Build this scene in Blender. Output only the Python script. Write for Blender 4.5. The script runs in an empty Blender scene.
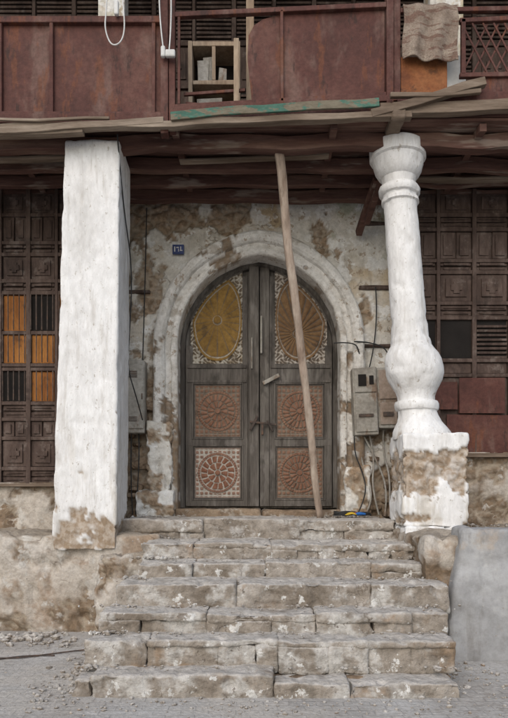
import bpy, bmesh, math, random
from mathutils import Vector, noise, Matrix
random.seed(7)
S = bpy.context.scene
C = bpy.context.collection

# ------------------------------------------------------------------ materials
def mk(name, cols, scale=2.5, stretch=(1,1,1), rough=.88, bump=.35, bscale=35, layers=(), metal=0.0, detail=.25, up=None, seed=0.0, spec=.25, bricks=None, crack=None):
    m = bpy.data.materials.new(name); m.use_nodes = True
    nt = m.node_tree; nd = nt.nodes; lk = nt.links
    b = nd['Principled BSDF']; b.inputs['Roughness'].default_value = rough
    b.inputs['Metallic'].default_value = metal
    b.inputs['Specular IOR Level'].default_value = spec
    g = nd.new('ShaderNodeNewGeometry')
    def pos(st, off):
        mp = nd.new('ShaderNodeMapping'); mp.inputs['Scale'].default_value = st
        mp.inputs['Location'].default_value = (off, off*1.7, off*.6)
        lk.new(g.outputs['Position'], mp.inputs['Vector']); return mp.outputs[0]
    def nz(sc, st, off, det=3, ro=.6, dist=0.0):
        n = nd.new('ShaderNodeTexNoise'); n.inputs['Scale'].default_value = sc
        n.inputs['Detail'].default_value = det; n.inputs['Roughness'].default_value = ro
        n.inputs['Distortion'].default_value = dist
        lk.new(pos(st, off), n.inputs['Vector']); return n.outputs['Fac']
    def rng(v, a, c, lo=0, hi=1):
        r = nd.new('ShaderNodeMapRange'); r.interpolation_type = 'SMOOTHSTEP'
        r.inputs['From Min'].default_value = a; r.inputs['From Max'].default_value = c
        r.inputs['To Min'].default_value = lo; r.inputs['To Max'].default_value = hi
        lk.new(v, r.inputs['Value']); return r.outputs[0]
    def mul(a, c):
        x = nd.new('ShaderNodeMath'); x.operation = 'MULTIPLY'; lk.new(a, x.inputs[0])
        if hasattr(c, 'links'): lk.new(c, x.inputs[1])
        else: x.inputs[1].default_value = c
        return x.outputs[0]
    def mix(f, a, c, mode='MIX'):
        x = nd.new('ShaderNodeMix'); x.data_type = 'RGBA'; x.blend_type = mode
        if hasattr(f, 'links'): lk.new(f, x.inputs[0])
        else: x.inputs[0].default_value = f
        for s, v in ((6, a), (7, c)):
            if hasattr(v, 'links'): lk.new(v, x.inputs[s])
            else: x.inputs[s].default_value = (*v, 1)
        return x.outputs[2]
    rp = nd.new('ShaderNodeValToRGB'); e = rp.color_ramp.elements
    n = len(cols)
    while len(e) < n: e.new(.5)
    for i, c in enumerate(cols):
        e[i].position = .3+.4*i/max(1, n-1); e[i].color = (*c, 1)
    lk.new(nz(scale, stretch, seed, 4, .62), rp.inputs[0])
    col = rp.outputs[0]
    hbase = None
    if bricks:
        bt = nd.new('ShaderNodeTexBrick'); bt.inputs['Scale'].default_value = 1
        bt.inputs['Brick Width'].default_value = bricks[0]; bt.inputs['Row Height'].default_value = bricks[1]
        bt.inputs['Mortar Size'].default_value = bricks[2]; bt.inputs['Mortar Smooth'].default_value = .6
        bt.inputs['Color1'].default_value = (.86,.86,.86,1); bt.inputs['Color2'].default_value = (1.08,1.06,1.04,1)
        bt.inputs['Mortar'].default_value = (.76,.73,.70,1)
        wn = nd.new('ShaderNodeTexNoise'); wn.inputs['Scale'].default_value = 3; wn.inputs['Detail'].default_value = 1
        lk.new(pos((1,1,1), 2), wn.inputs['Vector'])
        va = nd.new('ShaderNodeVectorMath'); va.operation = 'MULTIPLY_ADD'
        va.inputs[1].default_value = (.05,.05,.05)
        lk.new(wn.outputs['Color'], va.inputs[0]); lk.new(pos((1,1,1), 0), va.inputs[2])
        lk.new(va.outputs[0], bt.inputs['Vector'])
        col = mix(rng(nz(1.3,(1,1,1),41,3),.35,.6,.1,.65), col, mix(1.0, col, bt.outputs['Color'], 'MULTIPLY'))
        hbase = bt.outputs['Fac']
    for i, L in enumerate(layers):
        sc = L.get('scale', 3); st = L.get('stretch', (1,1,1))
        if 'attr' in L:
            a = nd.new('ShaderNodeAttribute'); a.attribute_name = L['attr']
            f = a.outputs['Fac']
            if L.get('var', True):
                f = mul(f, rng(nz(sc, st, 5+i*3.1+seed, 2), .25, .5, .55, 1))
        else:
            f = rng(nz(sc, st, 11+i*4.3+seed, 4, .68, L.get('dist', 0)), L.get('lo', .55), L.get('hi', .62))
        if 'z' in L:
            sx = nd.new('ShaderNodeSeparateXYZ'); lk.new(g.outputs['Position'], sx.inputs[0])
            f = mul(f, rng(sx.outputs[2], L['z'][0], L['z'][1]))
        f = mul(f, L.get('amt', 1.0))
        c2 = L['color']
        if 'color2' in L: c2 = mix(rng(nz(sc*2.3, st, 31+i, 2), .4, .6), L['color'], L['color2'])
        col = mix(f, col, c2)
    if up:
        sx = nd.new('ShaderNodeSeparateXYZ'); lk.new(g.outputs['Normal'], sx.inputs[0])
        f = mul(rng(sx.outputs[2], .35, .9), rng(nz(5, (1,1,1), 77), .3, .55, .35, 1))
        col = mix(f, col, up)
    fine = nz(bscale*.6, stretch, 3+seed, 4, .75)
    col = mix(detail, col, mix(rng(fine, .3, .7), (.35,.33,.3), (1,1,1)), 'MULTIPLY') if detail else col
    bp = nd.new('ShaderNodeBump'); bp.inputs['Strength'].default_value = bump; bp.inputs['Distance'].default_value = .02
    lk.new(nz(bscale, stretch, 9+seed, 3, .65), bp.inputs['Height'])
    nrm = bp.outputs[0]
    if crack:
        wn = nd.new('ShaderNodeTexNoise'); wn.inputs['Scale'].default_value = 5; wn.inputs['Detail'].default_value = 3
        lk.new(pos((1,1,1), 4), wn.inputs['Vector'])
        va = nd.new('ShaderNodeVectorMath'); va.operation = 'MULTIPLY_ADD'; va.inputs[1].default_value = (.35,.35,.35)
        lk.new(wn.outputs['Color'], va.inputs[0]); lk.new(pos((1,1,1), 0), va.inputs[2])
        vo = nd.new('ShaderNodeTexVoronoi'); vo.feature = 'DISTANCE_TO_EDGE'; vo.inputs['Scale'].default_value = crack
        lk.new(va.outputs[0], vo.inputs['Vector'])
        f = rng(vo.outputs['Distance'], .0, .013, 1, 0)
        f = mul(f, rng(nz(1.7, (1,1,1), 55, 3), .50, .60))
        col = mix(mul(f, .6), col, (.09,.065,.045))
    lk.new(col, b.inputs['Base Color'])
    if hbase is not None:
        b2 = nd.new('ShaderNodeBump'); b2.invert = True; b2.inputs['Strength'].default_value = .5; b2.inputs['Distance'].default_value = .012
        lk.new(hbase, b2.inputs['Height']); lk.new(nrm, b2.inputs['Normal']); nrm = b2.outputs[0]
    lk.new(nrm, b.inputs['Normal'])
    return m

STONE = (.25,.18,.12); MORT=(.44,.38,.30)
M = {}
M['plaster'] = mk('weathered_plaster', [(.50,.46,.39),(.67,.64,.58),(.75,.735,.69)], 1.6, layers=[
    dict(color=(.47,.32,.14), scale=1.1, lo=.48, hi=.66, amt=.75, z=(3.4,5.2)),
    dict(color=(.28,.24,.20), scale=2.6, stretch=(2.8,2.8,.5), lo=.56, hi=.72, amt=.55),
    dict(color=(.30,.32,.19), scale=2.0, lo=.54, hi=.66, amt=.6, z=(4.7,5.2)),
    dict(color=(.78,.775,.75), scale=3.2, lo=.53, hi=.57, amt=.75),
    dict(color=(.34,.26,.18), scale=7, lo=.60, hi=.63, amt=.75),
    dict(attr='peel', color=STONE, color2=(.38,.28,.19), scale=6),
    dict(attr='mortar', color=MORT, scale=9)], bump=.6, bscale=22, detail=.4, crack=1.0)
M['white'] = mk('flaking_whitewash', [(.64,.63,.61),(.77,.765,.755),(.81,.81,.80)], 1.8, stretch=(1.5,1.5,.6), layers=[
    dict(color=(.52,.49,.45), scale=3, stretch=(3,3,.35), lo=.52, hi=.70, amt=.6),
    dict(color=(.50,.45,.37), scale=2, stretch=(2,2,.5), lo=.48, hi=.66, amt=.6, z=(3.0,1.2)),
    dict(color=(.40,.36,.31), scale=10, stretch=(1.4,1.4,.7), lo=.64, hi=.68, amt=.75),
    dict(color=(.50,.47,.42), scale=24, lo=.63, hi=.67, amt=.7),
    dict(attr='peel', color=(.30,.225,.155), color2=(.42,.35,.28), scale=7)], bump=.35, bscale=18, detail=.25)
M['arch'] = mk('arch_plaster', [(.50,.475,.43),(.65,.63,.59),(.73,.72,.69)], 3, layers=[
    dict(color=(.34,.29,.23), scale=3.2, lo=.54, hi=.64, amt=.65),
    dict(color=(.34,.27,.20), scale=10, lo=.60, hi=.63, amt=.8),
    dict(attr='peel', color=STONE, color2=(.24,.19,.14), scale=6)], bump=.6, bscale=24, detail=.4)
M['step'] = mk('worn_step_stone', [(.20,.165,.13),(.31,.27,.225),(.43,.39,.345)], 2.2, layers=[
    dict(color=(.56,.545,.515), scale=2.4, lo=.50, hi=.62, amt=.75),
    dict(color=(.14,.11,.085), scale=2.5, stretch=(1,1,3), lo=.56, hi=.69, amt=.6),
    dict(color=(.29,.19,.11), scale=1.9, lo=.56, hi=.68, amt=.6),
    dict(color=(.72,.715,.69), scale=7, lo=.60, hi=.63, amt=.8),
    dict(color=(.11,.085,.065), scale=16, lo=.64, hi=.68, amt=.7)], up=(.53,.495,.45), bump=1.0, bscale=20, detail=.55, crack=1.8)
M['stone'] = mk('rubble_stone', [(.15,.11,.08),(.26,.19,.13),(.36,.28,.2)], 3.5, layers=[
    dict(color=(.42,.38,.32), scale=4, lo=.56, hi=.64, amt=.7)], bump=.8, bscale=25, detail=.5)
M['plinth'] = mk('plinth_render', [(.36,.30,.24),(.48,.43,.37),(.57,.53,.48)], 1.7, layers=[
    dict(color=(.27,.18,.11), scale=1.6, lo=.54, hi=.66, amt=.65),
    dict(attr='peel', color=STONE, color2=(.19,.14,.095), scale=6),
    dict(attr='mortar', color=MORT, scale=9),
    dict(color=(.62,.60,.56), scale=2.6, lo=.56, hi=.61, amt=.6)], bump=.8, bscale=20, detail=.5, up=(.36,.31,.25), crack=1.0)
M['cement'] = mk('grey_cement', [(.29,.29,.29),(.36,.36,.36),(.42,.42,.415)], 1.4, layers=[
    dict(color=(.50,.49,.47), scale=2, lo=.53, hi=.7, amt=.6),
    dict(color=(.42,.34,.26), scale=2.4, lo=.56, hi=.68, amt=.5),
    dict(color=(.21,.20,.19), scale=3, stretch=(2,2,.6), lo=.55, hi=.7, amt=.5)], bump=.4, bscale=14, detail=.35)
M['ground'] = mk('dusty_pavers', [(.40,.375,.345),(.50,.48,.45),(.58,.565,.54)], 1.2, layers=[
    dict(color=(.55,.51,.455), scale=1.1, lo=.44, hi=.64, amt=.8),
    dict(color=(.27,.23,.19), scale=4, lo=.6, hi=.68, amt=.5),
    dict(color=(.34,.305,.27), scale=.8, lo=.53, hi=.7, amt=.5)], bump=.6, bscale=40, detail=.45, bricks=(.2,.1,.008))
M['door'] = mk('aged_grey_door_wood', [(.065,.057,.049),(.12,.106,.093),(.185,.17,.15)], 9, stretch=(1.2,1.2,.12), layers=[
    dict(color=(.25,.23,.21), scale=5, stretch=(1,1,.3), lo=.55, hi=.7, amt=.55),
    dict(color=(.035,.03,.025), scale=3, stretch=(1,1,.5), lo=.54, hi=.68, amt=.65)], rough=.8, bump=.45, bscale=40, detail=.5)
M['timber'] = mk('dark_carved_timber', [(.055,.036,.029),(.092,.062,.05),(.15,.11,.092)], 6, stretch=(1,1,.3), layers=[
    dict(color=(.24,.20,.175), scale=6, lo=.55, hi=.7, amt=.5),
    dict(color=(.03,.02,.016), scale=2.4, lo=.54, hi=.66, amt=.6)], rough=.75, bump=.35, bscale=40, detail=.45)
M['soffit'] = mk('soffit_timber', [(.07,.036,.029),(.125,.064,.050),(.20,.125,.095)], 4, stretch=(.15,1,1), layers=[
    dict(color=(.34,.28,.23), scale=4, stretch=(.2,1,1), lo=.55, hi=.64, amt=.6)], rough=.8, bump=.3, bscale=30, detail=.5)
M['redbrown'] = mk('faded_oxide_paint', [(.070,.028,.022),(.105,.041,.032),(.145,.068,.052)], 1.5, layers=[
    dict(color=(.21,.135,.11), scale=2.5, stretch=(1,1,.4), lo=.53, hi=.7, amt=.55),
    dict(color=(.17,.06,.028), scale=3.5, stretch=(1.5,1,.4), lo=.56, hi=.64, amt=.6),
    dict(color=(.035,.022,.018), scale=5, stretch=(1.6,1,.5), lo=.58, hi=.68, amt=.65)], rough=.7, bump=.35, bscale=30, detail=.5)
M['oldwood'] = mk('bare_old_wood', [(.12,.085,.06),(.21,.16,.12),(.34,.28,.22)], 5, stretch=(.15,1,1), rough=.85, bump=.45, bscale=30, detail=.5)
M['pole'] = mk('pole_wood', [(.24,.18,.14),(.38,.30,.24),(.48,.41,.34)], 8, stretch=(1,1,.08), layers=[
    dict(color=(.18,.12,.085), scale=5, stretch=(1,1,.25), lo=.55, hi=.66, amt=.6)], rough=.85, bump=.4, bscale=40, detail=.5)
M['palewood'] = mk('pale_wood', [(.27,.19,.13),(.37,.28,.2),(.43,.35,.26)], 5, stretch=(1,1,.2), rough=.8, detail=.5)
M['teal'] = mk('faded_teal_paint', [(.05,.125,.095),(.08,.18,.135),(.13,.23,.18)], 4, stretch=(.4,1,1), layers=[
    dict(color=(.20,.155,.11), scale=6, stretch=(.4,1,1), lo=.49, hi=.54, amt=.85)], rough=.75, detail=.5)
M['orange'] = mk('orange_shutter', [(.22,.075,.02),(.38,.15,.035),(.46,.20,.05)], 3, stretch=(1,1,.3), layers=[
    dict(color=(.13,.06,.03), scale=4, lo=.54, hi=.66, amt=.7)], rough=.7, detail=.45)
M['orangewood'] = mk('orange_board', [(.15,.05,.02),(.24,.085,.03),(.31,.13,.05)], 3, rough=.7, detail=.45, layers=[
    dict(color=(.08,.04,.025), scale=4, lo=.53, hi=.64, amt=.7)])
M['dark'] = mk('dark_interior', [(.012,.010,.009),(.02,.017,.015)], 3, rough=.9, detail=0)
M['iron'] = mk('rusty_iron', [(.05,.04,.035),(.09,.07,.06),(.16,.10,.07)], 12, rough=.7, metal=.3, detail=.3)
M['box'] = mk('electric_box_paint', [(.24,.22,.19),(.34,.32,.28),(.41,.39,.355)], 3, layers=[
    dict(color=(.20,.12,.07), scale=4, stretch=(1.5,1,.6), lo=.53, hi=.64, amt=.75)], rough=.6, bump=.15, detail=.5)
M['boxbrown'] = mk('rust_stained_box', [(.22,.16,.115),(.31,.24,.19),(.36,.31,.265)], 4, rough=.65, bump=.1, detail=.4)
M['whiteplastic'] = mk('white_plastic', [(.55,.55,.53),(.66,.66,.64)], 5, rough=.5, detail=.2, bump=.02)
M['black'] = mk('black_cable', [(.02,.02,.02),(.04,.04,.04)], 5, rough=.6, detail=0)
M['blue'] = mk('blue_enamel', [(.02,.035,.12),(.04,.06,.17)], 8, rough=.4, detail=.1)
M['yellow'] = mk('yellow_cable', [(.5,.35,.03),(.6,.42,.05)], 8, rough=.5, detail=0)
M['bluecable'] = mk('blue_cable', [(.02,.12,.4),(.03,.15,.45)], 8, rough=.5, detail=0)
M['redcable'] = mk('red_cable', [(.45,.04,.03),(.5,.06,.04)], 8, rough=.5, detail=0)
M['carpet'] = mk('dusty_carpet', [(.20,.15,.115),(.28,.22,.175),(.36,.30,.24)], 7, layers=[
    dict(color=(.15,.075,.055), scale=10, stretch=(.25,1,1.6), lo=.52, hi=.57, amt=.65)], rough=.95, bump=.6, bscale=80, detail=.5)
def rosemat(nm, paint, paint2, groove):
    return mk(nm, [paint, paint2], 6, layers=[dict(attr='groove', color=groove, scale=9),
        dict(attr='frame', color=(.12,.107,.093), var=False),
        dict(color=(.06,.045,.035), scale=5, lo=.56, hi=.7, amt=.5)], rough=.8, bump=.2, detail=.5)
M['rose_rust'] = rosemat('rosette_rust', (.21,.10,.062), (.29,.165,.11), (.20,.165,.13))
M['rose_white'] = rosemat('rosette_white', (.21,.09,.055), (.28,.14,.09), (.46,.43,.38))
M['fan_ochre'] = rosemat('fan_ochre', (.20,.115,.03), (.30,.18,.05), (.46,.43,.37))
M['fan_brown'] = rosemat('fan_brown', (.16,.09,.045), (.25,.15,.07), (.44,.40,.35))

# ------------------------------------------------------------------ helpers
def empty(name, loc=(0,0,0)):
    o = bpy.data.objects.new(name, None); o.empty_display_size = .2; C.objects.link(o); return o
def finish(me, name, mat, parent, smooth=False, bevel=0):
    me.materials.append(mat)
    if smooth:
        for p in me.polygons: p.use_smooth = True
    o = bpy.data.objects.new(name, me); C.objects.link(o)
    if parent: o.parent = parent
    if bevel:
        b = o.modifiers.new('bevel', 'BEVEL'); b.width = bevel; b.segments = 2; b.limit_method = 'ANGLE'
    return o
def fb(p, s=1.0, o=4): return noise.fractal(Vector(p)*s, .9, 2.1, o)
def cell(p):
    q = Vector((p.x*5.2+.35*fb(p,3,2), p.y*5.2, p.z*7.5+.35*fb(p+Vector((9,0,0)),3,2)))
    d = noise.voronoi(q)[0]; return d[1]-d[0]
def ss(a, b, x):
    t = max(0, min(1, (x-a)/(b-a))); return t*t*(3-2*t)
BF = [(0,3,2,1),(4,5,6,7),(0,1,5,4),(1,2,6,5),(2,3,7,6),(3,0,4,7)]
def boxes(name, lst, mat, parent, bevel=.006, jit=0):
    V = []; F = []
    for (x0,x1,y0,y1,z0,z1) in lst:
        k = len(V)
        for z in (z0,z1):
            for (x,y) in ((x0,y0),(x1,y0),(x1,y1),(x0,y1)):
                V.append((x+random.uniform(-jit,jit), y+random.uniform(-jit,jit), z+random.uniform(-jit,jit)))
        F += [tuple(k+i for i in f) for f in BF]
    me = bpy.data.meshes.new(name); me.from_pydata(V, [], F)
    return finish(me, name, mat, parent, bevel=bevel)
def beams(name, lst, mat, parent, bevel=.006, wob=0.0):
    V = []; F = []
    for (a,b,w,h) in lst:
        a = Vector(a); b = Vector(b); d = (b-a); L = d.length; d.normalize()
        up = Vector((0,0,1)) if abs(d.z) < .9 else Vector((0,1,0))
        s = d.cross(up).normalized(); u = s.cross(d)
        n = max(1, int(L/.25)) if wob else 1
        k = len(V); off = random.uniform(0,50)
        for i in range(n+1):
            c = a.lerp(b, i/n)
            if wob:
                c = c + u*wob*noise.noise(Vector((off+i*.35,0,0))) + s*wob*.6*noise.noise(Vector((off+i*.35,9,0)))
            kw = 1+ (random.uniform(-.06,.06) if wob else 0)
            for (p,q) in ((-1,-1),(1,-1),(1,1),(-1,1)):
                V.append(c + s*p*w/2*kw + u*q*h/2*kw)
        F.append((k,k+1,k+2,k+3)); e = k+n*4; F.append((e+3,e+2,e+1,e))
        for i in range(n):
            for j in range(4):
                p = k+i*4+j; q = k+i*4+(j+1)%4; F.append((p,p+4,q+4,q))
    me = bpy.data.meshes.new(name); me.from_pydata(V, [], F)
    bm = bmesh.new(); bm.from_mesh(me); bmesh.ops.recalc_face_normals(bm, faces=bm.faces); bm.to_mesh(me); bm.free()
    return finish(me, name, mat, parent, bevel=bevel)
def setattrs(me, PL, MO):
    at = me.attributes.new('peel', 'FLOAT', 'POINT'); at.data.foreach_set('value', PL)
    at = me.attributes.new('mortar', 'FLOAT', 'POINT'); at.data.foreach_set('value', MO)
def relief(name, O, U, V, lu, lv, res, mat, parent, amp=.01, ns=2.5, peelf=None, depth=.02, keep=None):
    O = Vector(O); U = Vector(U); V = Vector(V); n = U.cross(V)
    nu = max(1,int(lu/res)); nv = max(1,int(lv/res))
    vs = []; pl = []; mo = []
    for j in range(nv+1):
        for i in range(nu+1):
            p = O + U*(lu*i/nu) + V*(lv*j/nv)
            q = peelf(p) if peelf else 0
            q = max(0,min(1,q)); pl.append(q); c = 0; m = 0
            if q > 0: c = cell(p); m = q*(1-ss(.04,.16,c))
            mo.append(m*.8)
            d = amp*fb(p, ns) - depth*q + q*(.6*amp*fb(p, 9, 3) + .035*ss(0,.3,c)-.015)
            vs.append(p + n*d)
    F = []
    for j in range(nv):
        for i in range(nu):
            a = j*(nu+1)+i
            if keep:
                c = O + U*(lu*(i+.5)/nu) + V*(lv*(j+.5)/nv)
                if not keep(c): continue
            F.append((a,a+1,a+nu+2,a+nu+1))
    me = bpy.data.meshes.new(name); me.from_pydata(vs, [], F)
    setattrs(me, pl, mo)
    return finish(me, name, mat, parent, smooth=True)
def rough_boxes(name, lst, mat, parent, res=.05, amp=.012, rnd=.02, peelf=None, depth=.02, warp=None, ns=4, fine=.0, cells=False, notch=0):
    AV = []; AF = []; PL = []; MO = []
    for (x0,x1,y0,y1,z0,z1) in lst:
        bm = bmesh.new(); bmesh.ops.create_cube(bm, size=1)
        hx, hy, hz = (x1-x0)/2, (y1-y0)/2, (z1-z0)/2
        c = Vector(((x0+x1)/2,(y0+y1)/2,(z0+z1)/2))
        for ax, h in enumerate((hx,hy,hz)):
            es = [e for e in bm.edges if abs((e.verts[0].co-e.verts[1].co)[ax]) > .5]
            cuts = max(1, min(200, int(2*h/res)))
            bmesh.ops.subdivide_edges(bm, edges=es, cuts=cuts, use_grid_fill=True)
        k = len(AV); sd = random.uniform(0, 100); H = Vector((hx,hy,hz))
        for v in bm.verts:
            p = Vector((v.co.x*2*hx, v.co.y*2*hy, v.co.z*2*hz))
            r = rnd*max(.25,1+2.2*noise.noise((p+c)*3.5))
            if notch: r += notch*ss(.12,.45,noise.noise(Vector(((p+c).x*4.5+sd, (p+c).y*3, c.z*5))))
            r = min(r, min(H)*.9)
            cl = Vector([max(-(H[i]-r), min(H[i]-r, p[i])) for i in range(3)])
            d = p-cl
            if d.length > 1e-6: p = cl + d.normalized()*r; nn = d.normalized()
            else: nn = Vector((0,0,1))
            w = p+c
            q = max(0,min(1,peelf(w))) if peelf else 0; cc = 0; m = 0
            if q > 0 and cells: cc = cell(w); m = q*(1-ss(.04,.16,cc))*.8
            s = Vector((sd,0,0))
            chip = ss(.2,.5,noise.noise(w*6+s))*amp*1.4
            w = w + nn*(amp*fb(w+s, ns) - depth*q + q*(.02*fb(w,10,3)+(.03*ss(0,.3,cc) if cells else 0)) - chip + fine*fb(w,16,3))
            if warp: w = warp(w)
            AV.append(w); PL.append(q); MO.append(m)
        for f in bm.faces: AF.append(tuple(k+v.index for v in f.verts))
        bm.free()
    me = bpy.data.meshes.new(name); me.from_pydata(AV, [], AF)
    setattrs(me, PL, MO)
    return finish(me, name, mat, parent, smooth=True)
def cable(name, pts, r, mat, parent=None, cyc=False):
    cu = bpy.data.curves.new(name, 'CURVE'); cu.dimensions = '3D'; cu.bevel_depth = r; cu.bevel_resolution = 2
    ps = pts if isinstance(pts[0][0], (tuple, list)) else [pts]
    for pp in ps:
        s = cu.splines.new('NURBS'); s.points.add(len(pp)-1); s.order_u = 3; s.use_endpoint_u = True; s.use_cyclic_u = cyc
        for i, p in enumerate(pp): s.points[i].co = (*p, 1)
    cu.materials.append(mat)
    o = bpy.data.objects.new(name, cu); C.objects.link(o)
    if parent: o.parent = parent
    return o

# ------------------------------------------------------------------ ground
def ground():
    me = bpy.data.meshes.new('ground')
    me.from_pydata([(-90,-120,0),(90,-120,0),(90,60,0),(-90,60,0)], [], [(0,1,2,3)])
    finish(me, 'ground', M['ground'], None)
ground()

house = empty('old_house')
# ------------------------------------------------------------------ arch geometry
CX, ZS, R0, CO = .07, 3.69, 1.25, .12
HW = R0-CO
def arch_pts(o, zb, n=26, nj=30):
    R = R0+o; pts = []
    for i in range(nj): pts.append((CX-(HW+o), zb+(ZS-zb)*i/nj))
    te = math.acos(-CO/R)
    for i in range(n+1):
        t = math.pi + (te-math.pi)*i/n
        pts.append((CX+CO+R*math.cos(t), ZS+R*math.sin(t)))
    m = [(2*CX-x, z) for x, z in reversed(pts[:-1])]
    return pts+m
def in_arch(x, z, o):
    dx = abs(x-CX)
    if z < ZS: return dx < HW+o
    return (dx+CO)**2+(z-ZS)**2 < (R0+o)**2
def arch_sweep(name, prof, zb, mat, parent, amp=0, peelf=None, closed=True, n=26, nj=30):
    rows = [arch_pts(o, zb, n, nj) for o, y in prof]; n = len(rows[0]); m = len(prof)
    V = []; F = []; PL = []
    for i in range(n):
        for j in range(m):
            p = Vector((rows[j][i][0], prof[j][1], rows[j][i][1]))
            q = max(0,min(1,peelf(p))) if peelf else 0
            if amp:
                p = p + Vector((fb(p+Vector((3,0,0)),4),fb(p,4)+q*2.4,fb(p+Vector((0,0,7)),5)))*amp
            V.append(p); PL.append(q)
    for i in range(n-1):
        for j in range(m if closed else m-1):
            a = i*m+j; b = i*m+(j+1)%m
            F.append((a,b,b+m,a+m))
    F.append(tuple(range(m))); F.append(tuple((n-1)*m+j for j in reversed(range(m))))
    me = bpy.data.meshes.new(name); me.from_pydata(V, [], F)
    bm = bmesh.new(); bm.from_mesh(me); bmesh.ops.recalc_face_normals(bm, faces=bm.faces); bm.to_mesh(me); bm.free()
    at = me.attributes.new('peel', 'FLOAT', 'POINT'); at.data.foreach_set('value', PL)
    return finish(me, name, mat, parent)

def wall_peel(p):
    b = -.38
    b += .80*ss(3.4,2.3,p.z)*ss(-.9,-1.3,p.x)
    b += .55*ss(2.5,1.7,p.z)
    b += .38*ss(4.9,5.5,p.z)*ss(.3,-.8,p.x)
    b += .26*ss(-.7,-1.4,p.x)
    b += .26*ss(1.2,1.7,p.x)*ss(3.4,2.6,p.z)
    return ss(0,.06, fb(p,1.7,7)*.85+b)
relief('entrance_wall', (-1.95,0,1.1), (1,0,0), (0,0,1), 4.15, 4.9, .024, M['plaster'], house, amp=.025, ns=2.0,
       peelf=wall_peel, depth=.05, keep=lambda c: not in_arch(c.x, c.z, .12))
boxes('side_wall', [(-7.5,-1.95,.02,.3,1.0,5.8),(2.2,7.5,.02,.3,1.0,5.8)], M['plaster'], house)
arch_sweep('arch_moulding', [(.0,.42),(.0,.1),(.0,-.09),(.012,-.115),(.035,-.13),(.06,-.132),(.085,-.125),(.095,-.085),(.12,-.08),(.17,-.085),(.19,-.13),(.22,-.16),(.27,-.165),(.31,-.155),(.335,-.13),(.345,-.09),(.35,.1),(.1,.42)],
           1.28, M['arch'], house, amp=.011, n=70, nj=80, peelf=lambda p: ss(0,.06, fb(p,3.0,7)*.8 - .36 + .75*ss(2.9,2.0,p.z)))
rough_boxes('wall_tie_beams', [(1.47,1.98,-.04,.1,4.47,4.53),(1.50,2.0,-.035,.1,3.66,3.71),(1.5,2.0,-.03,.1,5.38,5.43),(-1.8,-1.46,-.03,.1,4.42,4.47),(1.52,1.9,-.03,.1,2.9,2.95)],
            M['timber'], house, res=.06, amp=.008, rnd=.008)
rb = []
for i in range(24):
    z = 1.3+random.random()*1.7; x = -1.78+random.random()*.5; s = random.uniform(.06,.13)
    rb.append((x-s,x+s,-.07,.1,z-s*.5,z+s*.5))
for i in range(12):
    z = 1.3+random.random()*.8; x = 1.46+random.random()*.5; s = random.uniform(.06,.12)
    rb.append((x-s,x+s,-.06,.1,z-s*.5,z+s*.5))
rough_boxes('exposed_jamb_stones', rb, M['stone'], house, res=.03, amp=.02, rnd=.03, fine=.006)
rough_boxes('jamb_base', [(-1.62,-1.10,-.26,.1,1.25,1.66),(-1.48,-1.13,-.20,.1,1.6,2.62),(1.26,1.6,-.19,.1,1.25,2.0)], M['plaster'], house, res=.025, amp=.03, rnd=.05,
            peelf=lambda p: ss(0,.1,fb(p,3,5)*.8+.05), depth=.025, fine=.008, cells=True)

# ------------------------------------------------------------------ door
DY = .26
def leaf_mesh(name, o, y0, y1, zb, mat):
    pts = arch_pts(o, zb, 24, 2); n = len(pts)
    V = [(x,y0,z) for x,z in pts]+[(x,y1,z) for x,z in pts]
    F = [tuple(range(n)), tuple(range(2*n-1,n-1,-1))]+[(i,(i+1)%n,(i+1)%n+n,i+n) for i in range(n)]
    me = bpy.data.meshes.new(name); me.from_pydata(V, [], F)
    bm = bmesh.new(); bm.from_mesh(me); bmesh.ops.recalc_face_normals(bm, faces=bm.faces); bm.to_mesh(me); bm.free()
    return me
finish(leaf_mesh('door_backing', .05, DY+.05, DY+.12, 1.40, M['door']), 'door_backing', M['door'], house)
arch_sweep('door_frame', [(.02,DY+.06),(.02,DY-.06),(-.04,DY-.07),(-.06,DY-.03),(-.06,DY+.06)], 1.41, M['door'], house, amp=.003)
door = []
door += [(CX-.14,CX+.0,DY-.075,DY+.05,1.43,4.88),(CX+.016,CX+.15,DY-.045,DY+.05,1.43,4.87)]
door += [(CX-.155,CX-.143,DY-.06,DY+.05,1.43,4.8)]
for s in (-1,1):
    a, b = (CX-1.055, CX-.157) if s < 0 else (CX+.152, CX+1.055)
    door += [(a,b,DY-.03,DY+.05,1.43,1.53),(a,b,DY-.03,DY+.05,2.30,2.41),(a,b,DY-.03,DY+.05,3.20,3.49)]
    ex = (a, a+.10) if s < 0 else (b-.10, b)
    door += [(ex[0],ex[1],DY-.027,DY+.05,1.5,3.75)]
    ix = (b-.08,b) if s < 0 else (a,a+.08)
    door += [(ix[0],ix[1],DY-.028,DY+.05,1.5,4.75)]
    door += [(a+.02,b-.02,DY-.05,DY-.02,3.42,3.47),(a+.02,b-.02,DY-.045,DY-.02,3.215,3.25)]
    p0,p1 = (CX-.965,CX-.225) if s<0 else (CX+.22,CX+.965)
    for (q0,q1) in ((1.515,2.315),(2.395,3.215)):
        door += [(p0,p0+.022,DY-.042,DY,q0,q1),(p1-.022,p1,DY-.042,DY,q0,q1),(p0+.023,p1-.023,DY-.041,DY,q0,q0+.022),(p0+.023,p1-.023,DY-.041,DY,q1-.022,q1)]
boxes('door_stiles_and_rails', door, M['door'], house, bevel=.006, jit=.0015)
boxes('door_seam',[(CX+.001,CX+.015,DY-.02,DY+.02,1.43,4.85)],M['dark'],house,bevel=0)
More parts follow.
